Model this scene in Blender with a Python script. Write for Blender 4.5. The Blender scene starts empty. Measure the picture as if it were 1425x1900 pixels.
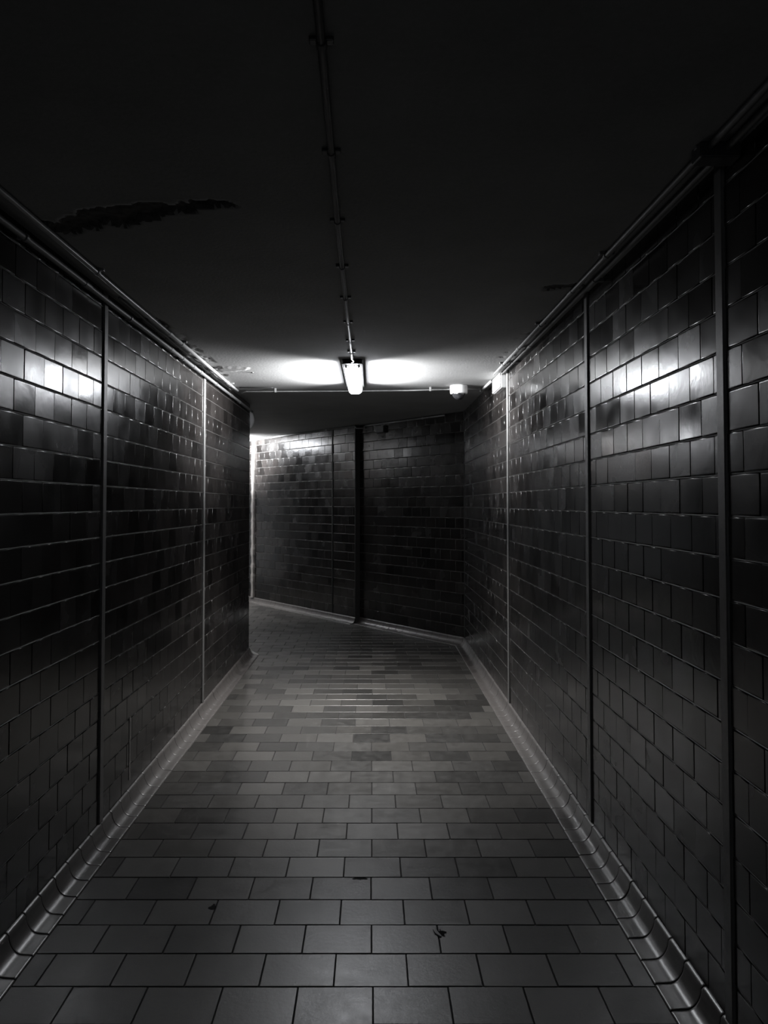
import bpy, bmesh, math, random
from mathutils import Vector, Matrix, noise
random.seed(7)

# ------------------------------------------------------------------ camera
F_PX = 1320.0; CAMZ = 1.55; PITCH = math.atan(F_PX/46500.0)
cam_d = bpy.data.cameras.new('camera'); cam = bpy.data.objects.new('camera', cam_d)
bpy.context.scene.collection.objects.link(cam)
cam.location = (0, 0, CAMZ); cam.rotation_euler = (math.pi/2+PITCH, 0, 0)
cam_d.sensor_fit = 'VERTICAL'; cam_d.sensor_height = 24.0
cam_d.lens = 24.0*F_PX/1900.0
cam_d.shift_x = 22.5/1900; cam_d.shift_y = -52.5/1900
cam_d.clip_start = 0.02; cam_d.clip_end = 100
bpy.context.scene.camera = cam
# ------------------------------------------------------------------ world, exposure
w = bpy.data.worlds.new('world'); bpy.context.scene.world = w; w.use_nodes = True
w.node_tree.nodes['Background'].inputs[0].default_value = (0.9, 0.95, 1.0, 1)
w.node_tree.nodes['Background'].inputs[1].default_value = 0.30
vs = bpy.context.scene.view_settings
vs.view_transform = 'Standard'; vs.look = 'None'; vs.gamma = 1; vs.use_curve_mapping = False
vs.exposure = -0.14
LAMP_STRENGTH = 46.0        # diffuser of the lamp in view
LAMP2_STRENGTH = 48.0        # same kind of lamp round the corner
SIDE_POWER = 40.0; SIDE_POWER2 = 140.0; DOWN_POWER = 38.0; DOWN_POWER2 = 22.0; DOWN_SPREAD = 88.0; SIDE_SPREAD = 92.0   # sideways throw of the tubes in each lamp

# ------------------------------------------------------------------ place layout (metres)
XL, XR = -1.258, 1.02       # wall faces
CH = 0.0775                 # cove height
ZC, ZC2 = CAMZ+1.0, CAMZ+1.03   # ceiling before / after the step
YSTEP = 6.2
YB = -2.6                   # where the corridor stops behind the camera
D = Vector((-0.636, 0.772)).normalized()     # direction of the side passage
N = Vector((D.y, -D.x))                       # points from the passage towards its right wall
CL = Vector((XL, 7.32)); CR = Vector((XR, 7.876))
C = bpy.context.scene.collection

def link(name, me, mats, parent=None):
    o = bpy.data.objects.new(name, me); C.objects.link(o)
    for m in (mats if isinstance(mats, (list, tuple)) else [mats]): me.materials.append(m)
    if parent: o.parent = parent
    return o
def bm_obj(name, bm, mats, parent=None, smooth=False):
    me = bpy.data.meshes.new(name)
    bmesh.ops.recalc_face_normals(bm, faces=bm.faces)
    bm.to_mesh(me); bm.free()
    if smooth:
        for p in me.polygons: p.use_smooth = True
    return link(name, me, mats, parent)
def empty(name, loc, label, cat, group=None):
    o = bpy.data.objects.new(name, None); C.objects.link(o); o.location = loc
    o.empty_display_size = 0.05
    tag(o, label, cat, group); return o
def tag(o, label, cat, group=None):
    o['label'] = label; o['category'] = cat
    if group: o['group'] = group
def structure(o, label=None):
    o['kind'] = 'structure'
    if label: o['label'] = label
    return o
def inv(root, o):          # parent while the mesh is written in world coordinates
    o.parent = root
    o.matrix_parent_inverse.identity()
    o.location = -Vector(root.location)
    return o

# ------------------------------------------------------------------ materials
def mat(name):
    m = bpy.data.materials.new(name); m.use_nodes = True
    nt = m.node_tree; b = nt.nodes['Principled BSDF']
    return m, nt, b
def nd(nt, t, **k):
    n = nt.nodes.new(t)
    for a, v in k.items(): setattr(n, a, v)
    return n
def ramp(nt, src, p0, c0, p1, c1):
    r = nd(nt, 'ShaderNodeValToRGB'); e = r.color_ramp.elements
    e[0].position = p0; e[1].position = p1
    f = lambda c: (c, c, c, 1) if isinstance(c, float) else (*c, 1)
    e[0].color = f(c0); e[1].color = f(c1)
    nt.links.new(src, r.inputs[0]); return r.outputs[0]
def mrange(nt, src, a, b, c, d):
    n = nd(nt, 'ShaderNodeMapRange'); n.inputs[1].default_value = a; n.inputs[2].default_value = b
    n.inputs[3].default_value = c; n.inputs[4].default_value = d
    nt.links.new(src, n.inputs[0]); return n.outputs[0]
def coords(nt, scale=(1, 1, 1)):
    g = nd(nt, 'ShaderNodeTexCoord'); mp = nd(nt, 'ShaderNodeMapping')
    mp.inputs['Scale'].default_value = scale
    nt.links.new(g.outputs['Object'], mp.inputs[0]); return mp.outputs[0]
def nz(nt, vec, scale, detail=4, rough=0.6):
    n = nd(nt, 'ShaderNodeTexNoise'); n.inputs['Scale'].default_value = scale
    n.inputs['Detail'].default_value = detail; n.inputs['Roughness'].default_value = rough
    nt.links.new(vec, n.inputs['Vector']); return n.outputs['Fac']
def math_(nt, op, a, b=None):
    n = nd(nt, 'ShaderNodeMath', operation=op)
    for i, v in enumerate((a, b)):
        if v is None: continue
        if isinstance(v, float): n.inputs[i].default_value = v
        else: nt.links.new(v, n.inputs[i])
    return n.outputs[0]
def bump(nt, b, h, strength, dist):
    n = nd(nt, 'ShaderNodeBump'); n.inputs['Strength'].default_value = strength
    n.inputs['Distance'].default_value = dist
    nt.links.new(h, n.inputs['Height']); nt.links.new(n.outputs[0], b.inputs['Normal'])
def simple(name, col, rough, metal=0.0, bumpy=0.0, var=0.15):
    m, nt, b = mat(name)
    v = coords(nt); n = nz(nt, v, 35)
    c0 = tuple(x*(1-var) for x in col); c1 = tuple(min(1, x*(1+var)) for x in col)
    nt.links.new(ramp(nt, n, .3, c0, .7, c1), b.inputs['Base Color'])
    b.inputs['Roughness'].default_value = rough; b.inputs['Metallic'].default_value = metal
    if bumpy: bump(nt, b, nz(nt, v, 120), bumpy, 0.002)
    return m

def tile_mat(name, dark, light, r0, r1, spec, wav, bscale=26, n1s=7, grain=0.0):
    m, nt, b = mat(name)
    geo = nd(nt, 'ShaderNodeNewGeometry'); rnd = geo.outputs['Random Per Island']
    v = coords(nt)
    n1 = nz(nt, v, n1s, 2 if not grain else 5, .4 if not grain else .6); n2 = nz(nt, v, 90, 2)
    mix = math_(nt, 'ADD', math_(nt, 'MULTIPLY', rnd, 0.62), math_(nt, 'MULTIPLY', n1, 0.38))
    if grain: mix = math_(nt, 'ADD', mix, math_(nt, 'MULTIPLY', math_(nt, 'SUBTRACT', nz(nt, v, 320, 2), .5), grain*4))
    nt.links.new(ramp(nt, mix, .1, dark, .95, light), b.inputs['Base Color'])
    wn = nd(nt, 'ShaderNodeTexWhiteNoise', noise_dimensions='1D'); nt.links.new(rnd, wn.inputs['W'])
    rr = math_(nt, 'ADD', mrange(nt, wn.outputs['Value'], 0, 1, r0, r1), mrange(nt, n1, .3, .7, -.03, .05))
    nt.links.new(rr, b.inputs['Roughness'])
    b.inputs['Specular IOR Level'].default_value = spec
    h = math_(nt, 'ADD', nz(nt, v, bscale, 2, .5), math_(nt, 'MULTIPLY', n2, 0.04))
    bump(nt, b, h, wav, 0.004)
    return m
M = {}
M['tile'] = tile_mat('glazed_wall_tile', (.003, .0027, .0026), (.022, .0195, .0185), .14, .26, .66, .07)
M['floor'] = tile_mat('clinker_floor_tile', (.008, .0077, .0073), (.075, .071, .066), .31, .39, .8, .10, bscale=60, n1s=16, grain=.16)
M['cove'] = tile_mat('cove_tile', (.035, .030, .028), (.038, .034, .032), .31, .38, 1.0, .15, bscale=45)
_b = M['cove'].node_tree.nodes['Principled BSDF']; _b.inputs['Coat Weight'].default_value = .6; _b.inputs['Coat Roughness'].default_value = .33; _b.inputs['Coat IOR'].default_value = 1.7
M['grout'] = simple('wall_grout', (.030, .028, .027), .7, 0, .6)
M['bead'] = simple('worn_bed_joint', (.06, .057, .055), .38, 0, .15)
M['fgrout'] = simple('floor_grout', (.016, .015, .015), .9, 0, .6)
M['strip'] = simple('brushed_metal_strip', (.12, .118, .116), .40, .2, .2)
M['sealant'] = simple('pale_sealant', (.25, .235, .225), .55, 0, .8)
M['pipe'] = simple('grey_conduit_plastic', (.22, .22, .22), .32, 0, .1)
M['paintpipe'] = simple('dull_painted_conduit', (.10, .10, .10), .5, 0, .15)
M['darkpipe'] = simple('dark_conduit_plastic', (.022, .022, .022), .45, 0, .1)
M['white'] = simple('white_plastic', (.62, .62, .62), .4, 0, .05, .05)
M['housing'] = simple('dark_lamp_housing', (.007, .007, .007), .6, 0, .1)
M['housing'].node_tree.nodes['Principled BSDF'].inputs['Specular IOR Level'].default_value = .15
M['chrome'] = simple('bright_metal', (.8, .8, .8), .18, 1.0)
M['glass'] = simple('smoked_dome_plastic', (.02, .02, .022), .06)
M['rubber'] = simple('black_rubber', (.012, .012, .012), .7)

def worn(m):              # the glaze of the cove is worn off and dirty along a middle stretch
    nt = m.node_tree; b = nt.nodes['Principled BSDF']
    g = nd(nt, 'ShaderNodeTexCoord'); sx = nd(nt, 'ShaderNodeSeparateXYZ'); nt.links.new(g.outputs['Object'], sx.inputs[0])
    y = math_(nt, 'ADD', sx.outputs[1], mrange(nt, nz(nt, g.outputs['Object'], 7, 5), .3, .7, -.5, .5))
    f = math_(nt, 'MULTIPLY', mrange(nt, y, 3.3, 4.3, 0, 1), math_(nt, 'ADD', mrange(nt, y, 6.6, 7.0, 1, 0), mrange(nt, sx.outputs[1], 7.74, 7.78, 0, 1)))
    for key, val in (('Base Color', (.045, .038, .035, 1)), ('Roughness', (.75, .75, .75, 1))):
        src = b.inputs[key].links[0].from_socket
        mx = nd(nt, 'ShaderNodeMixRGB'); nt.links.new(f, mx.inputs[0]); nt.links.new(src, mx.inputs[1])
        mx.inputs[2].default_value = val; nt.links.new(mx.outputs[0], b.inputs[key])
worn(M['cove'])
def chips(m, spots):      # small dark chipped hollows in the floor tiles
    nt = m.node_tree; b = nt.nodes['Principled BSDF']
    g = nd(nt, 'ShaderNodeTexCoord'); tot = None
    wob = mrange(nt, nz(nt, g.outputs['Object'], 60, 3), .3, .7, -.5, .5)
    for (x, y, rx, ry) in spots:
        mp = nd(nt, 'ShaderNodeMapping'); mp.inputs['Location'].default_value = (-x/rx, -y/ry, 0); mp.inputs['Scale'].default_value = (1/rx, 1/ry, 0)
        nt.links.new(g.outputs['Object'], mp.inputs[0])
        ln = nd(nt, 'ShaderNodeVectorMath', operation='LENGTH'); nt.links.new(mp.outputs[0], ln.inputs[0])
        f = mrange(nt, math_(nt, 'ADD', ln.outputs['Value'], wob), .85, 1.0, 1, 0)
        tot = f if tot is None else math_(nt, 'MAXIMUM', tot, f)
    src = b.inputs['Base Color'].links[0].from_socket
    mx = nd(nt, 'ShaderNodeMixRGB'); nt.links.new(tot, mx.inputs[0]); nt.links.new(src, mx.inputs[1])
    mx.inputs[2].default_value = (.006, .006, .006, 1); nt.links.new(mx.outputs[0], b.inputs['Base Color'])
    src = b.inputs['Roughness'].links[0].from_socket
    nt.links.new(math_(nt, 'ADD', src, math_(nt, 'MULTIPLY', tot, .5)), b.inputs['Roughness'])
    nt.links.new(mrange(nt, tot, 0, 1, 1.0, .2), b.inputs['Specular IOR Level'])
chips(M['floor'], [(.250, 2.615, .022, .020), (-.612, 2.78, .014, .022), (-.05, 2.99, .035, .010)])
def concrete(name):
    m, nt, b = mat(name)
    v = coords(nt); n1 = nz(nt, v, 2.2, 6); n2 = nz(nt, v, 60, 4)
    mix = math_(nt, 'ADD', math_(nt, 'MULTIPLY', n1, .7), math_(nt, 'MULTIPLY', n2, .3))
    nt.links.new(ramp(nt, mix, .3, (.18, .178, .176), .7, (.25, .248, .246)), b.inputs['Base Color'])
    b.inputs['Roughness'].default_value = .85
    bump(nt, b, n2, .35, .003); return m
M['concrete'] = concrete('painted_concrete')

M['recess'] = simple('shaded_flaked_concrete', (.075, .072, .07), .95, 0, .9, .5)  # rough bare plaster of the flaked hollows, darkened to carry their shade
M['edge'] = simple('glint_metal', (.62, .61, .60), .36, .75, .2)  # bright metal for the bead added as a corner glint
def emissive(name, strength):
    m, nt, b = mat(name)
    v = coords(nt, (1, 1, 1)); n = nz(nt, v, 6)
    b.inputs['Base Color'].default_value = (.8, .8, .8, 1)
    nt.links.new(ramp(nt, n, .2, (.90, .93, 1), .8, (.95, .97, 1)), b.inputs['Emission Color'])
    b.inputs['Emission Strength'].default_value = strength
    return m
M['glow'] = emissive('lit_diffuser', LAMP_STRENGTH)
M['glow2'] = emissive('lit_diffuser_passage', LAMP2_STRENGTH)

# ------------------------------------------------------------------ tiled surfaces
RINGS = ((0, -.0045), (0, -.0014), (.0004, -.0005), (.0014, 0.0), (.0045, 0.0))
def tile(vs_, fs, fm, O, U, V, W, u0, u1, v0, v1, tilt, rings=RINGS, ku=.5):
    """one tile: O origin, U/V in-plane unit vectors, W outward."""
    if u1-u0 < .022 or v1-v0 < .022: return
    a, b, c = (random.uniform(-tilt, tilt) for _ in range(3))
    um, vm = (u0+u1)/2, (v0+v1)/2; base = len(vs_)
    for ins, dep in rings:
        for (u, v) in ((u0+ins*ku, v0+ins), (u1-ins*ku, v0+ins), (u1-ins*ku, v1-ins), (u0+ins*ku, v1-ins)):
            d = dep + a*(u-um) + b*(v-vm) + c*.02
            vs_.append(O+U*u+V*v+W*d)
    for r in range(len(rings)-1):
        for k in range(4):
            k2 = (k+1) % 4
            fs.append((base+4*r+k, base+4*r+k2, base+4*(r+1)+k2, base+4*(r+1)+k)); fm.append(0)
    q = base+4*(len(rings)-1)
    fs.append((q, q+1, q+2, q+3)); fm.append(0)
def mesh_from(name, vs_, fs, fm, mats, smooth=(0, 2)):
    me = bpy.data.meshes.new(name); me.from_pydata([tuple(p) for p in vs_], [], fs)
    for p, i in zip(me.polygons, fm): p.material_index = i; p.use_smooth = (i in smooth)
    me.update(); return link(name, me, mats)

ROW = .1198; TW = .160
def wall(name, P0, P1, nrm, ztop, segs, label):
    """P0->P1 base line; segs = [(u0,u1,phase_odd,phase_even)] between the strips."""
    vs_, fs, fm = [], [], []
    L = (P1-P0).length; U = Vector(((P1-P0).x/L, (P1-P0).y/L, 0)); V = Vector((0, 0, 1))
    W = Vector((nrm.x, nrm.y, 0)); O = Vector((P0.x, P0.y, 0))
    # body of the wall with the grout face just behind the tile faces
    th = .16; g = -.0028
    q = [O+W*g, O+U*L+W*g, O+U*L-W*th, O-W*th]
    b = len(vs_)
    for p in q: vs_.append(p.copy())
    for p in q: vs_.append(p+V*ztop)
    for f in ((0, 1, 5, 4), (1, 2, 6, 5), (2, 3, 7, 6), (3, 0, 4, 7), (0, 3, 2, 1), (4, 5, 6, 7)):
        fs.append(tuple(b+i for i in f)); fm.append(1)
    r = 0; z = CH
    while z < ztop-.03:
        z1 = min(z+ROW, ztop)
        for (a, e, po, pe) in segs:
            ph = po if r % 2 else pe
            k = math.floor((a-ph)/TW); u = ph+k*TW
            while u < e:
                jit = random.uniform(-.004, .004)
                s, t = max(u+.0015+(jit if u > a else 0), a+.001), min(u+TW-.0015, e-.001)
                tile(vs_, fs, fm, O, U, V, W, s, t, z+.0026, z1-.0026, .004)
                u += TW
        # mortar bead in the bed joint above this row
        if z1 < ztop-.02:
            for (a, e, _, _) in segs:
                b = len(vs_); sec = [(-.0018, -.0028), (-.0009, -.0012), (0, -.0008), (.0009, -.0012), (.0018, -.0028)]
                for uu in (a, e):
                    for (dv, dw) in sec: vs_.append(O+U*uu+V*(z1+dv)+W*dw)
                for i in range(4): fs.append((b+i, b+5+i, b+6+i, b+i+1)); fm.append(2)
        z += ROW; r += 1
    o = mesh_from(name, vs_, fs, fm, [M['tile'], M['grout'], M['bead']])
    return structure(o, label)

# left wall: u measured from YB
S = lambda y: y-YB
ys = (3.33, 5.32)
segsL = [(0, S(3.315), S(3.288), S(3.200)), (S(3.345), S(5.305), S(3.684), S(3.612)), (S(5.335), S(7.32), S(5.46), S(5.38))]
wall('wall_left', Vector((XL, YB)), CL, Vector((1, 0)), ZC2, segsL, 'dark glazed brick tile wall along the left of the underpass')
segsR = [(0, S(2.045), S(1.95), S(1.867)), (S(2.075), S(3.335), S(2.274), S(2.196)), (S(3.365), S(5.305), S(3.50), S(3.42)),
         (S(5.335), S(7.83), S(5.46), S(5.38))]
wall('wall_right', Vector((XR, YB)), CR, Vector((-1, 0)), ZC2, segsR, 'dark glazed brick tile wall along the right of the underpass')

# far wall (slanting), its left half stands 7 cm proud
def on_far(u, proud=0.0): return CR+D*u-N*proud
def u_far(px, proud=0.0): # picture column -> distance along the far wall
    t = (px-690)/F_PX; B = CR-N*proud
    return (t*B.y-B.x)/(D.x-t*D.y)
PR = .07; USTEP = u_far(660, PR); UJ = u_far(617, PR); UJ2 = u_far(471, PR)
wall('wall_far_right', CR, on_far(USTEP+.02), -N, ZC2, [(.0, USTEP+.02, .05, .13)], 'unlit slanting dark tile wall closing the corridor, right half')
L0 = on_far(USTEP, PR)
wall('wall_far_left', L0, L0+D*6.5, -N, ZC2,
     [(0, UJ-USTEP-.015, .065, .0), (UJ-USTEP+.015, UJ2-USTEP-.04, UJ-USTEP+.10, UJ-USTEP+.02), (UJ2-USTEP+.04, 6.5, UJ2-USTEP+.1, UJ2-USTEP+.02)],
     'lit slanting dark tile wall leading into the left passage')
wall('wall_passage', CL+D*0.001, CL+D*6.0, N, ZC2, [(0, 6.0, .05, .13)], 'tile wall of the side passage behind the left corner')

# ---- floor
def floor():
    vs_, fs, fm = [], [], []
    O = Vector((0, 0, 0)); U = Vector((1, 0, 0)); V = Vector((0, 1, 0)); W = Vector((0, 0, 1))
    PY = .1674; PX = .2405
    rings = ((0, -.006), (0, -.0012), (.0004, -.0005), (.0010, 0.0), (.003, 0.0))
    k0 = math.floor((YB-2.163)/PY)+1
    for k in range(k0, 62):
        y0 = 2.163+k*PY; y1 = y0+PY
        # lateral extent of the floor at this row
        if y1 < 7.4: xa, xb = XL+.098, XR-.108
        else:
            ym = (y0+y1)/2
            xa = XL+.09+(D.x/D.y)*(ym-7.32) if ym > 7.32 else XL+.098
            xb = min(XR-.108, CR.x+(D.x/D.y)*(ym-CR.y)-.10)
            if xb <= xa: continue
        ph = 0.0 if k % 2 == 0 else PX/2
        ph += random.uniform(-.004, .004)
        i = math.floor((xa-ph)/PX)
        while ph+i*PX < xb:
            s = max(ph+i*PX, xa)+.0022+random.uniform(0, .001); t = min(ph+(i+1)*PX, xb)-.0022
            j = random.uniform(-.001, .001)
            tile(vs_, fs, fm, O, U, V, W, s, t, y0+.0026+j, y1-.0026+j, .0035, rings, .8)
            i += 1
    # slab under the tiles, everything inside the walls
    pts = [(XL-.1, YB), (XR+.1, YB), (CR.x+.1, CR.y+.1)]
    e1 = on_far(8.5)+N*.1; e2 = CL+D*6.0-N*.1
    pts += [(e1.x, e1.y), (e2.x, e2.y), (XL-.1, 7.2)]
    b = len(vs_); n = len(pts)
    for z in (-.0034, -.15):
        for p in pts: vs_.append(Vector((p[0], p[1], z)))
    fs.append(tuple(range(b, b+n))); fm.append(1)
    fs.append(tuple(range(b+2*n-1, b+n-1, -1))); fm.append(1)
    for i in range(n):
        j = (i+1) % n; fs.append((b+i, b+n+i, b+n+j, b+j)); fm.append(1)
    o = mesh_from('floor', vs_, fs, fm, [M['floor'], M['fgrout']], ())
    return structure(o, 'grey clinker tile floor laid in running bond')
floor()

# ---- cove tiles at the foot of the walls
def cove(name, pts, side, width, label):
    """pts polyline of the wall base, side=+1 if the floor lies to the left of travel."""
    segs = [(pts[i], pts[i+1]) for i in range(len(pts)-1)]
    def nrm(a, b):
        d = (b-a).normalized(); return Vector((-d.y, d.x))*side
    nn = [nrm(a, b) for a, b in segs]
    prof = [(0, CH+.002), (.006, CH+.0005), (.013, CH-.007)]
    r = CH-.010; flat = width-.013-r
    for i in range(1, 9):
        a = i/8*math.pi/2
        prof.append((.013+.052*(1-math.cos(a)), .006+(r+.001)*(1-math.sin(a))))
    prof += [(.080, .0055), (width-.006, .005), (width, .002), (width, -.01)]
    vs_, fs, fm = [], [], []
    for si, (a, b) in enumerate(segs):
        L = (b-a).length; d = (b-a)/L; n = nn[si]
        def miter(i):
            m = (nn[i-1]+nn[i]); return m/(m.dot(nn[i]))
        m0 = miter(si) if si > 0 else n
        m1 = miter(si+1) if si+1 < len(segs) else n
        cnt = max(1, round(L/.121)); s = L/cnt
        for k in range(cnt):
            g = .0016
            u0, u1 = k*s+(g if k else g/2), (k+1)*s-g
            o0 = m0 if k == 0 else n; o1 = m1 if k == cnt-1 else n
            dz = random.uniform(-.0008, .0008); dw = random.uniform(-.0008, .0008)
            base = len(vs_)
            cols = [(u0, o0, -.0012), (u0+.0015, o0 if k == 0 else n, 0), (u0+.008, o0 if k == 0 else n, 0), (u1-.008, o1, 0), (u1-.0015, o1, 0), (u1, o1, -.0012)]
            for (u, off, dd) in cols:
                p0 = a+d*u
                for (w_, z_) in prof:
                    p = p0+off*(w_+(dw if w_ > 0 else 0)); vs_.append(Vector((p.x, p.y, z_+dz+dd)))
            m = len(prof)
            for c in range(5):
                for j in range(m-1):
                    fs.append((base+c*m+j, base+c*m+j+1, base+(c+1)*m+j+1, base+(c+1)*m+j)); fm.append(0)
        # mortar bed under the cove tiles
        base = len(vs_)
        for (u, off) in ((0, m0), (L, m1)):
            for (w_, z_) in prof:
                p = a+d*u+off*max(0, w_-.0035); vs_.append(Vector((p.x, p.y, z_-.0045)))
        m = len(prof)
        for j in range(m-1):
            fs.append((base+j, base+j+1, base+m+j+1, base+m+j)); fm.append(1)
    return structure(mesh_from(name, vs_, fs, fm, [M['cove'], M['fgrout']]), label)
bl = cove('baseboard_left', [Vector((XL, YB)), CL, CL+D*5.9], -1, .098, 'curved glazed cove tiles along the foot of the left wall')
jog = on_far(USTEP); jog2 = on_far(USTEP, PR)
cove('baseboard_right', [Vector((XR, YB)), CR, on_far(USTEP)], 1, .108, 'curved glazed cove tiles along the foot of the right wall')
cove('baseboard_far', [jog2, jog2+D*6.4], 1, .095, 'pale cove tiles along the foot of the slanting far wall')

# bright bead added on the left cove mitre to stand in for a glint
def glint_bead():
    n1, n2 = Vector((1, 0)), N; m = n1+n2; m = m/m.dot(n1); bm = bmesh.new(); prev = None
    prof = [(0, CH+.004), (.010, CH+.003)]+[(.013+(CH-.010)*(1-math.cos(a)), .009+(CH-.010)*(1-math.sin(a))) for a in [i/8*math.pi/2 for i in range(1, 9)]]+[(.096, .003)]
    t = Vector((-m.y, m.x)).normalized()
    for w_, z_ in prof:
        c = CL+m*w_; ring = []
        for k in range(7):
            a = math.pi*k/6
            zz = .45*z_+.55*(CH+.004)*(1-w_/.098)
            ring.append(bm.verts.new((c.x+t.x*.010*math.cos(a), c.y+t.y*.010*math.cos(a), (zz-.002+.008*math.sin(a)) if 0 < k < 6 else z_-.006)))
        if prev:
            for k in range(6): bm.faces.new((prev[k], prev[k+1], ring[k+1], ring[k]))
        prev = ring
    o = bm_obj('glint_bead', bm, M['edge'], smooth=True); o.parent = bl
glint_bead()

# ---- ceiling, with flaked plaster modelled in the surface
def px_to_ceiling(x, y): Y = 1.0*F_PX/(935-y); return ((x-690)/F_PX*Y, Y)
patch_px = [(82, 408), (110, 396), (160, 386), (200, 379), (255, 372), (330, 370), (415, 367), (423, 376), (345, 388), (272, 398), (232, 414), (160, 420), (122, 434), (95, 422)]
patch = [px_to_ceiling(*p) for p in patch_px]
patch2 = [px_to_ceiling(*p) for p in [(1010, 528), (1085, 521), (1090, 531), (1012, 536)]]
patch3 = [px_to_ceiling(*p) for p in [(395, 683), (410, 679), (458, 681), (458, 684), (420, 687), (400, 688)]]
def sd_poly(p, poly):
    d = 1e9; ins = False; n = len(poly); j = n-1
    for i in range(n):
        xi, yi = poly[i]; xj, yj = poly[j]
        ex, ey = xj-xi, yj-yi; wx, wy = p[0]-xi, p[1]-yi
        t = max(0, min(1, (wx*ex+wy*ey)/(ex*ex+ey*ey+1e-12)))
        dx, dy = wx-ex*t, wy-ey*t; d = min(d, dx*dx+dy*dy)
        if (yi > p[1]) != (yj > p[1]) and p[0] < (xj-xi)*(p[1]-yi)/(yj-yi)+xi: ins = not ins
        j = i
    d = math.sqrt(d); return -d if ins else d
def ceil_z(x, y):
    z = 0.0
    nn_ = noise.noise(Vector((x*14, y*14, 0)))*.018+noise.noise(Vector((x*45, y*45, 3)))*.010
    z += .0012*noise.noise(Vector((x*2.2, y*2.2, 8)))
    if y < 3.2 and x < -.3:
        d = sd_poly((x, y), patch)+nn_*2.4
        if d < 0: z += min(1, -d/.008)*(.020+.008*noise.noise(Vector((x*20, y*20, 5))))
        elif d < .03: z -= .0015*(1-d/.03)
    if x > .5 and 3 < y < 3.6:
        d = sd_poly((x, y), patch2)+nn_*.6
        if d < 0: z += min(1, -d/.008)*.008
    if x < -.75 and 4.9 < y < 5.6:
        d = sd_poly((x, y), patch3)+nn_*.5
        if d < .004: z -= .011*min(1, (.004-d)/.008)
    # crumbling strip beside the left pipes and, weaker, on the right
    e = x-XL
    if 3.8 < y < 5.6 and e < .16:
        q = noise.noise(Vector((x*22, y*9, 1)))+.6*noise.noise(Vector((x*50, y*30, 2)))
        if q > .22: z += .006*min(1, (q-.22)/.1)*min(1, (.16-e)/.05)
    e = XR-x
    if 3.8 < y < 5.0 and e < .16:
        q = noise.noise(Vector((x*18, y*9, 11)))+.6*noise.noise(Vector((x*50, y*30, 2)))
        if q > .3: z += .004*min(1, (q-.3)/.1)*min(1, (.16-e)/.05)
    return z
def ceiling():
    vs_, fs = [], []
    X0, X1 = XL-.02, XR+.02
    nx = 190
    ylist = [YB+i*.1 for i in range(int((1.2-YB)/.1))]
    y = 1.2
    while y < YSTEP: ylist.append(y); y += .012 if y < 3.6 else .014
    ylist.append(YSTEP)
    for y in ylist:
        for i in range(nx+1):
            x = X0+(X1-X0)*i/nx
            vs_.append((x, y, ZC+(ceil_z(x, y) if y >= 1.2 else 0)))
    for j in range(len(ylist)-1):
        for i in range(nx):
            a = j*(nx+1)+i; fs.append((a, a+nx+1, a+nx+2, a+1))
    # edge up to the deeper part, the deeper part, and a slab above
    b = len(vs_); e1 = on_far(8.5)+N*.2; e2 = CL+D*6.3-N*.2
    vs_ += [(X0, YSTEP, ZC), (X1, YSTEP, ZC), (X1, YSTEP, ZC2), (X0, YSTEP, ZC2)]
    fs.append((b, b+1, b+2, b+3))
    b = len(vs_)
    P = [(X0, YSTEP), (X0, 7.3), (CL.x-.12, 7.25), (e2.x, e2.y), (e1.x, e1.y), (CR.x+.15, CR.y+.05), (X1, YSTEP)]
    vs_ += [(p[0], p[1], ZC2) for p in P]; fs.append(tuple(range(b, b+len(P))))
    b = len(vs_)
    vs_ += [(-7, YB, ZC2+.05), (2, YB, ZC2+.05), (2, 16, ZC2+.05), (-7, 16, ZC2+.05)]; fs.append((b, b+1, b+2, b+3))
    me = bpy.data.meshes.new('ceiling'); me.from_pydata(vs_, [], fs); me.update()
    for p in me.polygons:
        p.use_smooth = len(p.vertices) == 4 and p.index < len(fs)-3
        if p.use_smooth and p.center.z > ZC+.0035: p.material_index = 1     # broken plaster, shade put into the colour of the core
    return structure(link('ceiling', me, [M['concrete'], M['recess']]), 'low painted concrete ceiling with a flaked patch')
ceiling()

# ---- vertical metal joint strips
def strip(name, p, n, along, wd, pr, z0, z1, m, label, wob=0):
    bm = bmesh.new(); A = Vector((along.x, along.y, 0)); Nn = Vector((n.x, n.y, 0)); P = Vector((p.x, p.y, 0))
    sec = [(-wd/2, -.004), (-wd/2, pr*.6), (-wd/2+.003, pr), (wd/2-.003, pr), (wd/2, pr*.6), (wd/2, -.004)]
    nz_ = 2 if not wob else 60; prev = None
    for k in range(nz_):
        z = z0+(z1-z0)*k/(nz_-1)
        s = 1+(wob*noise.noise(Vector((z*7, 3, 1)))+.5*wob*noise.noise(Vector((z*25, 3, 1))) if wob else 0)
        ring = [bm.verts.new(P+A*(a*s)+Nn*(b*(s if b > 0 else 1))+Vector((0, 0, z))) for a, b in sec]
        if prev:
            for i in range(len(sec)): j = (i+1) % len(sec); bm.faces.new((prev[i], prev[j], ring[j], ring[i]))
        else: bm.faces.new(ring)
        prev = ring
    bm.faces.new(prev[::-1])
    return structure(bm_obj(name, bm, m), label)
yv = Vector((0, 1))
strip('trim_1', Vector((XL, 3.33)), Vector((1, 0)), yv, .045, .008, CH, ZC-.001, M['strip'], 'nearer vertical metal joint strip on the left wall')
strip('trim_2', Vector((XL, 5.32)), Vector((1, 0)), yv, .045, .008, CH, ZC-.001, M['strip'], 'brightly lit vertical joint strip on the left wall beside the lamp')
strip('trim_3', Vector((XR, 2.06)), Vector((-1, 0)), yv, .045, .008, CH, ZC-.001, M['strip'], 'wide near vertical joint strip at the right edge of the view')
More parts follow.
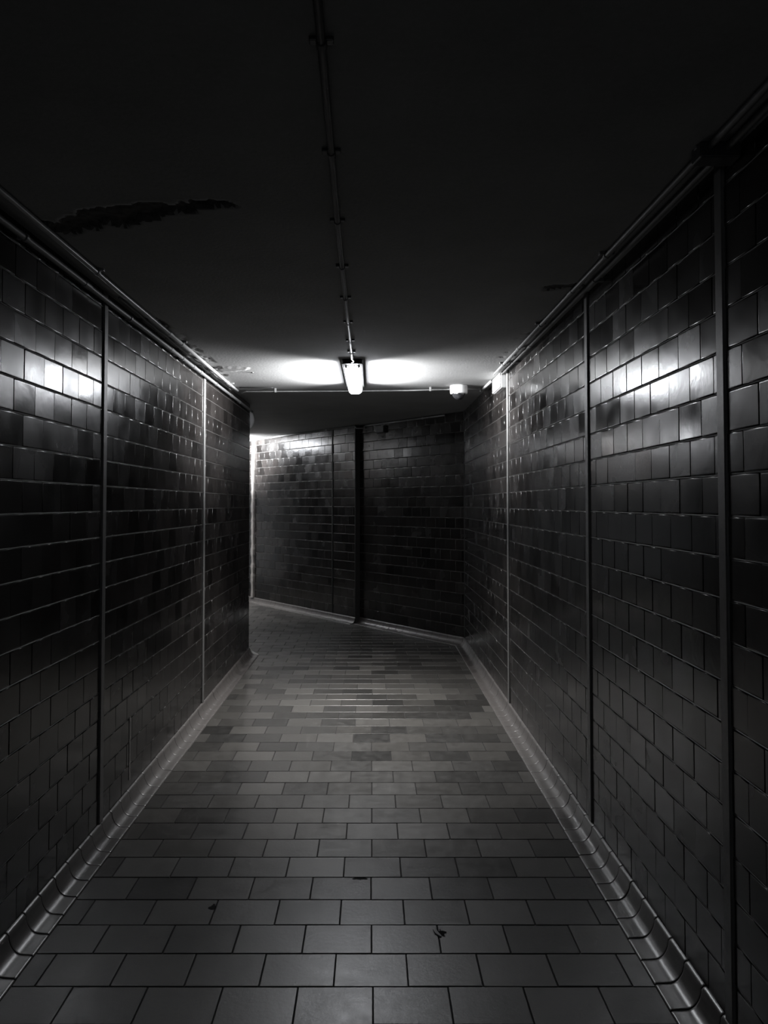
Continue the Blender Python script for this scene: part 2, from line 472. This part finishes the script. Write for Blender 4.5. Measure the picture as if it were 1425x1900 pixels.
strip('trim_4', Vector((XR, 3.35)), Vector((-1, 0)), yv, .045, .008, CH, ZC-.001, M['strip'], 'middle vertical joint strip on the right wall')
strip('trim_5', Vector((XR, 5.32)), Vector((-1, 0)), yv, .045, .008, CH, ZC-.001, M['strip'], 'brightly lit vertical joint strip on the right wall by the junction box')
strip('trim_6', Vector((XR, 7.84)), Vector((-1, 0)), yv, .022, .006, CH, ZC2-.001, M['rubber'], 'joint strip in the far right corner')
strip('trim_7', on_far(UJ, PR), -N, D, .024, .006, CH, ZC2-.03, M['rubber'], 'thin dark joint in the slanting far wall')
strip('trim_8', on_far(UJ2, PR), -N, D, .070, .030, CH, ZC2-.03, M['sealant'], 'pale uneven sealant joint on the lit far wall', .35)
strip('trim_9', Vector((XL, 3.73)), Vector((1, 0)), yv, .016, .003, .12, .445, M['sealant'], 'short pale sealant line low on the left wall', .4)
strip('trim_10', on_far(USTEP, PR)+D*.008, -N, D, .016, .004, CH, ZC2-.03, M['rubber'], 'dark edge strip on the corner of the far wall')

# ------------------------------------------------------------------ tubes and fittings
def tube_bm(bm, pts, r, seg=12, cap=True):
    pts = [Vector(p) for p in pts]; prev = None; up = Vector((0, 0, 1))
    for i, p in enumerate(pts):
        d = (pts[min(i+1, len(pts)-1)]-pts[max(i-1, 0)]).normalized()
        a = d.cross(up)
        if a.length < 1e-3: a = d.cross(Vector((1, 0, 0)))
        a.normalize(); b = a.cross(d).normalized()
        ring = [bm.verts.new(p+(a*math.cos(t)+b*math.sin(t))*r) for t in [2*math.pi*k/seg for k in range(seg)]]
        if prev:
            for k in range(seg): bm.faces.new((prev[k], prev[(k+1) % seg], ring[(k+1) % seg], ring[k]))
        elif cap: bm.faces.new(ring[::-1])
        prev = ring
    if cap: bm.faces.new(prev)
def box_bm(bm, lo, hi, bev=0.0, seg=2):
    lo, hi = Vector(lo), Vector(hi)
    r = bmesh.ops.create_cube(bm, size=1)
    for v in r['verts']: v.co = Vector((lo[i]+(hi[i]-lo[i])*(v.co[i]+.5) for i in range(3)))
    if bev:
        es = list({e for v in r['verts'] for e in v.link_edges})
        bmesh.ops.bevel(bm, geom=es, offset=bev, segments=seg, affect='EDGES', profile=.5)
def sag(a, b, n, amp, seed):
    a, b = Vector(a), Vector(b); out = []
    for i in range(n+1):
        t = i/n; p = a.lerp(b, t)
        out.append(p+Vector((amp*noise.noise(Vector((t*n*.35, seed, 0))), 0, amp*noise.noise(Vector((t*n*.35, seed, 9))))))
    return out
def conduit(name, pts, r, label, cat='pipe', m='pipe', coup=(), clamps=(), ceiling_z=None, wall_x=None, group=None):
    root = empty(name, pts[0], label, cat, group)
    bm = bmesh.new(); tube_bm(bm, pts, r); inv(root, bm_obj('tube', bm, M[m], smooth=True))
    P = [Vector(p) for p in pts]
    def at(y):
        for a, b in zip(P, P[1:]):
            if a.y <= y <= b.y: return a.lerp(b, (y-a.y)/(b.y-a.y+1e-9))
        return P[-1]
    for y in coup:
        c = at(y); bm = bmesh.new()
        tube_bm(bm, [c+Vector((0, -.03, 0)), c+Vector((0, -.028, 0)), c+Vector((0, .028, 0)), c+Vector((0, .03, 0))], r*1.18)
        inv(root, bm_obj('coupling', bm, M[m], smooth=False))
    for y in clamps:
        c = at(y); bm = bmesh.new()
        tube_bm(bm, [c+Vector((0, -.009, 0)), c+Vector((0, .009, 0))], r*1.28)
        if ceiling_z is not None:
            box_bm(bm, (c.x-r*2.8, c.y-.009, c.z+r*.3), (c.x+r*2.8, c.y+.009, ceiling_z+.001), .002)
        if wall_x is not None:
            lo, hi = sorted((c.x, wall_x)); box_bm(bm, (lo, c.y-.009, c.z-.008), (hi, c.y+.009, c.z+.008), .002)
        inv(root, bm_obj('clamp', bm, M[m]))
    return root

# ceiling conduit feeding the lamp
LX = -.136
conduit('ceiling_conduit', [(-.100, YB+.1, ZC-.013), (-.107, 1.4, ZC-.013), (-.121, 2.5, ZC-.013), (-.129, 3.7, ZC-.013), (-.1345, 4.78, ZC-.013)], .0095,
        'thin dark conduit running along the middle of the ceiling to the lamp', 'pipe', 'darkpipe', 
        clamps=(1.02, 1.5, 1.98, 2.47, 2.95, 3.4, 3.86, 4.3, 4.62), ceiling_z=ZC)
# left side
conduit('ceiling_pipe', sag((XL+.088, YB+.1, ZC-.015), (XL+.088, 6.17, ZC-.015), 40, .003, 1), .0115,
        'upper pipe in the left ceiling corner with a bright shiny edge', 'pipe', coup=(4.1, 5.75), clamps=(1.9, 3.0, 4.35, 5.2, 5.85), ceiling_z=ZC)
conduit('wall_pipe', sag((XL+.026, YB+.1, ZC-.060), (XL+.026, 7.30, ZC-.050), 40, .003, 2), .012,
        'lower pipe running along the top of the left tiled wall', 'pipe', 'paintpipe', coup=(3.05, 4.35, 4.9, 5.1, 6.2), clamps=(2.5, 3.6, 4.6, 5.6, 6.6), wall_x=XL)
cb = bmesh.new(); tube_bm(cb, sag((XL+.040, 3.4, ZC-.008), (XL+.050, 6.12, ZC-.018), 46, .012, 5), .0055, 8)
tag(bm_obj('loose_cable', cb, M['pipe'], smooth=True), 'thin wavy cable between the two left corner pipes', 'cable')
# right side
conduit('ceiling_pipe', sag((XR-.088, YB+.1, ZC-.014), (XR-.088, 5.37, ZC-.014), 40, .002, 3), .0105,
        'ceiling pipe in the right corner running up to the white junction box', 'pipe', 'paintpipe', coup=(3.3, 4.5), clamps=(1.96, 2.8, 3.9, 5.0), ceiling_z=ZC)
conduit('wall_pipe', sag((XR-.040, YB+.1, ZC-.017), (XR-.040, 5.30, ZC-.017), 40, .002, 4), .0105,
        'pipe tucked under the ceiling against the top of the right tiled wall', 'pipe', 'paintpipe', coup=(4.4,), clamps=(1.5, 3.1, 4.9), wall_x=XR)
conduit('ceiling_pipe', [(XR-.060, 5.70, ZC-.014), (XR-.066, 6.19, ZC-.014)], .012,
        'short pipe leaving the far side of the white junction box', 'pipe')
# coupler block above the near right strip
b = bmesh.new(); box_bm(b, (XR-.115, 1.93, ZC-.045), (XR-.004, 1.99, ZC-.001), .004)
tag(bm_obj('pipe_bracket', b, M['darkpipe']), 'dark bracket block over the near right joint strip', 'bracket')

# junction box
jb = empty('junction_box', (XR-.025, 5.54, ZC-.06), 'small white junction box high on the right wall', 'junction box')
b = bmesh.new(); box_bm(b, (XR-.040, 5.37, ZC-.117), (XR+.0, 5.70, ZC-.004), .004); inv(jb, bm_obj('body', b, M['white']))
b = bmesh.new(); box_bm(b, (XR-.052, 5.374, ZC-.115), (XR-.040, 5.696, ZC-.006), .004); inv(jb, bm_obj('lid', b, M['white']))
for (y, z) in ((5.40, ZC-.02), (5.40, ZC-.10), (5.67, ZC-.02), (5.67, ZC-.10)):
    b = bmesh.new(); tube_bm(b, [(XR-.051, y, z), (XR-.0545, y, z)], .006); inv(jb, bm_obj('screw', b, M['darkpipe']))

# dome camera
def lathe(bm, prof, c, seg=32):
    prev = None
    for r, z in prof:
        if r < 1e-5: ring = [bm.verts.new(Vector(c)+Vector((0, 0, z)))]
        else: ring = [bm.verts.new(Vector(c)+Vector((r*math.cos(2*math.pi*k/seg), r*math.sin(2*math.pi*k/seg), z))) for k in range(seg)]
        if prev:
            for k in range(seg):
                k2 = (k+1) % seg
                if len(ring) == 1: bm.faces.new((prev[k], prev[k2], ring[0]))
                elif len(prev) == 1: bm.faces.new((prev[0], ring[k2], ring[k]))
                else: bm.faces.new((prev[k], prev[k2], ring[k2], ring[k]))
        prev = ring
dc = empty('dome_camera', (.736, 6.0, ZC), 'white round dome security camera under the ceiling', 'camera')
c0 = (.736, 6.0, ZC)
b = bmesh.new(); lathe(b, [(0, 0), (.073, 0), (.074, -.004), (.074, -.058), (.072, -.066), (.062, -.070), (.056, -.070), (0, -.069)], c0)
o = inv(dc, bm_obj('housing', b, M['white'], smooth=True))
b = bmesh.new(); lathe(b, [(.055*math.cos(a), -.069-.050*math.sin(a)) for a in [i/10*math.pi/2 for i in range(10)]]+[(0, -.119)], c0)
inv(dc, bm_obj('dome', b, M['glass'], smooth=True))
b = bmesh.new(); tube_bm(b, [(.715, 5.935, ZC-.070), (.715, 5.935, ZC-.078)], .009); inv(dc, bm_obj('latch', b, M['white']))

# cross conduit to the camera
cc = conduit('cross_conduit', [(XL+.12, 6.20, ZC-.030), (XL+.17, 6.13, ZC-.028), (-.3, 6.135, ZC-.024), (.3, 6.10, ZC-.024), (.665, 6.02, ZC-.027)], .0062,
        'thin conduit crossing the ceiling edge from the left corner to the dome camera', 'pipe')
for x, y in ((-.835, 6.13), (.50, 6.06)):
    b = bmesh.new(); box_bm(b, (x-.008, y-.01, ZC-.036), (x+.008, y+.01, ZC+.001), .002); inv(cc, bm_obj('clamp', b, M['pipe']))
conduit('branch_conduit', [(XL+.13, 6.03, ZC-.009), (-.86, 6.05, ZC-.009), (-.84, 6.06, ZC-.009)], .0045,
        'short thin branch conduit on the ceiling at the left corner', 'cable', 'darkpipe')
# small fastener on the ceiling
b = bmesh.new(); lathe(b, [(0, 0), (.011, 0), (.009, -.006), (0, -.008)], (px_to_ceiling(467, 690)[0], px_to_ceiling(467, 690)[1], ZC+.001), 12)
tag(bm_obj('ceiling_anchor', b, M['darkpipe'], smooth=True), 'small dark anchor bolt in the ceiling left of the lamp', 'bolt')

# pale domed fitting round the left corner
df_c = CL+D*.10
rf = empty('domed_fitting', (df_c.x, df_c.y, ZC-.14), 'pale rounded fitting on the wall just past the left corner', 'wall fitting')
def dome_fit(prof, name, m):
    bm = bmesh.new(); lathe(bm, prof, (0, 0, 0), 28)
    ax = Vector((N.x, N.y, 0)); s = Vector((D.x, D.y, 0))
    for v in bm.verts:
        x, y, z = v.co; v.co = s*x+Vector((0, 0, 1))*y*1.35+ax*z+Vector((df_c.x, df_c.y, ZC-.12))
    return inv(rf, bm_obj(name, bm, m, smooth=True))
dome_fit([(0, 0), (.085, 0), (.087, .004), (.085, .020), (.078, .024), (0, .024)], 'base', M['white'])
dome_fit([(.074, .022), (.072, .045), (.060, .070), (.040, .086), (.018, .093), (0, .095)], 'cover', M['white'])

# rail and pipe under the ceiling on the far wall
def far_pipe(name, u0, u1, proud, z0, z1, r, m, label):
    a = on_far(u0, proud); b2 = on_far(u1, proud)
    root = empty(name, (a.x, a.y, z0), label, 'pipe')
    bm = bmesh.new(); tube_bm(bm, [(a.x, a.y, z0), (b2.x, b2.y, z1)], r)
    inv(root, bm_obj('tube', bm, M[m], smooth=True))
    n = max(2, int((u1-u0)/1.0))
    for i in range(n):
        u = u0+(i+.5)*(u1-u0)/n; c = on_far(u, proud); e = on_far(u, proud-.0-r*1.6)
        z = z0+(z1-z0)*(i+.5)/n
        bm = bmesh.new(); tube_bm(bm, [(c.x-D.x*.01, c.y-D.y*.01, z), (c.x+D.x*.01, c.y+D.y*.01, z)], r*1.25)
        inv(root, bm_obj('clamp', bm, M[m]))
    return root
far_pipe('wall_rail', USTEP+.02, USTEP+6.0, PR+.016, ZC2-.016, ZC2-.018, .014, 'pipe', 'bright pipe along the top of the lit slanting far wall')
far_pipe('wall_pipe', .28, USTEP-.12, .016, ZC2-.020, ZC2-.020, .010, 'pipe', 'dim pipe along the top of the unlit far wall')
# elbow where the rail meets the wall corner
a = on_far(USTEP, PR+.014)
b = bmesh.new()
tube_bm(b, [(a.x+D.x*.03, a.y+D.y*.03, ZC2-.012), (a.x, a.y, ZC2-.016), (a.x-D.x*.03, a.y-D.y*.03, ZC2-.045), (a.x-D.x*.05, a.y-D.y*.05, ZC2-.05), (a.x-D.x*.10+N.x*.05, a.y-D.y*.10+N.y*.05, ZC2-.05)], .008)
tag(bm_obj('conduit_elbow', b, M['pipe'], smooth=True), 'small bent conduit end at the top corner of the far wall', 'pipe')
# small box high on the unlit far wall
u = u_far(707); c = on_far(u, 0)
bx = empty('wall_box', (c.x, c.y, ZC2-.09), 'small dark box high on the unlit far wall', 'junction box')
def obox(root, name, u0, u1, d0, d1, z0, z1, m, bev=.003):
    bm = bmesh.new(); box_bm(bm, (u0, d0, z0), (u1, d1, z1), bev)
    for v in bm.verts:
        p = on_far(v.co.x, v.co.y); v.co = Vector((p.x, p.y, v.co.z))
    return inv(root, bm_obj(name, bm, m))
obox(bx, 'body', u-.10, u+.06, 0, .035, ZC2-.135, ZC2-.045, M['darkpipe'])
obox(bx, 'lid', u-.095, u+.055, .035, .043, ZC2-.13, ZC2-.05, M['darkpipe'])

# pale flake of broken tile beside the chip in the floor
b = bmesh.new()
fl = [(.222, 2.632), (.232, 2.634), (.238, 2.618), (.250, 2.592), (.246, 2.588), (.230, 2.606), (.224, 2.622)]
lo = [b.verts.new((x, y, .0005)) for x, y in fl]; hi = [b.verts.new((x*.96+.0094, y*.97+.0785, .005)) for x, y in fl]
b.faces.new(hi); b.faces.new(lo[::-1])
for i in range(len(fl)): j = (i+1) % len(fl); b.faces.new((lo[i], lo[j], hi[j], hi[i]))
tag(bm_obj('tile_flake', b, M['pipe']), 'tiny pale flake of broken tile lying on the floor by a chip', 'debris')

# ------------------------------------------------------------------ lamps
def lamp(origin, direction, zc, label, glow, side, down):
    """twin tube bulkhead lamp under the ceiling; origin = near end."""
    d = Vector((direction.x, direction.y, 0)); s = Vector((d.y, -d.x, 0)); O = Vector((origin.x, origin.y, zc))
    root = empty('ceiling_lamp', O, label, 'lamp')
    Lh, hw = .94, .058; e = .07
    def stadium(l0, l1, w, rc, z, n=5):
        out = []
        for cx, cy, a0 in ((l1-rc, w-rc, 0), (l0+rc, w-rc, 90), (l0+rc, -w+rc, 180), (l1-rc, -w+rc, 270)):
            for k in range(n+1):
                a = math.radians(a0+90*k/n); out.append((cx+rc*math.cos(a), cy+rc*math.sin(a), z))
        return out
    def loft(name, rings, m, smooth=True):
        bm = bmesh.new(); prev = None
        for r in rings:
            ring = [bm.verts.new(O+d*x+s*y+Vector((0, 0, z))) for x, y, z in r]
            if prev:
                for k in range(len(ring)):
                    k2 = (k+1) % len(ring); bm.faces.new((prev[k], prev[k2], ring[k2], ring[k]))
            else: bm.faces.new(ring)
            prev = ring
        bm.faces.new(prev[::-1])
        return inv(root, bm_obj(name, bm, m, smooth=smooth))
    loft('housing', [stadium(-e, Lh+e, hw+.016, .03, 0), stadium(-e, Lh+e, hw+.016, .03, -.030), stadium(.004-e, Lh-.004+e, hw+.013, .03, -.034)], M['housing'], False)
    loft('gasket', [stadium(.006, Lh-.006, hw-.004, .03, -.0335), stadium(.006, Lh-.006, hw-.004, .03, -.037)], M['rubber'], False)
    loft('diffuser', [stadium(.010, Lh-.010, hw-.001, .045, -.037), stadium(.012, Lh-.012, hw-.003, .045, -.062),
                      stadium(.022, Lh-.022, hw-.008, .045, -.084), stadium(.045, Lh-.060, hw-.020, .035, -.098), stadium(.07, Lh-.10, hw-.035, .025, -.102)], glow, True)
    for x in (-.004, Lh-.006):
        for y in (-.045, .045):
            bm = bmesh.new(); box_bm(bm, (0, -.006, -.052), (.010, .006, -.030), .002)
            for v in bm.verts:
                q = v.co.copy(); v.co = O+d*(x+q.x)+s*(y+q.y)+Vector((0, 0, q.z))
            inv(root, bm_obj('clip', bm, M['housing']))
    bm = bmesh.new()
    pts = [O+d*-.17+Vector((0, 0, -.013)), O+d*-.14+Vector((0, 0, -.014)), O+d*-.11+s*.012+Vector((0, 0, -.018)), O+d*-.085+s*.006+Vector((0, 0, -.024)), O+d*-.066+s*-.012+Vector((0, 0, -.024))]
    tube_bm(bm, pts, .008); inv(root, bm_obj('cable_gland', bm, M['chrome'], smooth=True))
    for sg in (-1, 1):
        ld = bpy.data.lights.new('tube_light', 'AREA'); ld.shape = 'RECTANGLE'; ld.size = Lh-.06; ld.size_y = .055
        ld.energy = side; ld.spread = math.radians(SIDE_SPREAD); ld.color = (.97, .985, 1)
        lo = bpy.data.objects.new('tube_light', ld); C.objects.link(lo); lo.parent = root
        zax = -s*sg; xax = d; yax = zax.cross(xax)          # area lights shine along their -Z
        m3 = Matrix((xax, yax, zax)).transposed().to_4x4(); m3.translation = d*(Lh/2)+s*sg*(hw+.002)+Vector((0, 0, -.065))
        lo.matrix_local = m3
    ld = bpy.data.lights.new('tube_light', 'AREA'); ld.shape = 'RECTANGLE'; ld.size = Lh-.22; ld.size_y = .05
    ld.energy = down; ld.spread = math.radians(DOWN_SPREAD); ld.color = (1, .985, .96)
    lo = bpy.data.objects.new('tube_light', ld); C.objects.link(lo); lo.parent = root
    m3 = Matrix((d, Vector((0, 0, 1)).cross(d), Vector((0, 0, 1)))).transposed().to_4x4(); m3.translation = d*(Lh/2-.015)+Vector((0, 0, -.104))
    lo.matrix_local = m3
    return root
lamp(Vector((LX, 4.94)), Vector((0, 1)), ZC, 'lit twin tube bulkhead lamp on the corridor ceiling', M['glow'], SIDE_POWER, DOWN_POWER)
L2 = Vector((-2.67, 10.7))-D*.52
lamp(L2, D, ZC2, 'lit bulkhead lamp in the passage hidden behind the left wall', M['glow2'], SIDE_POWER2, DOWN_POWER2)
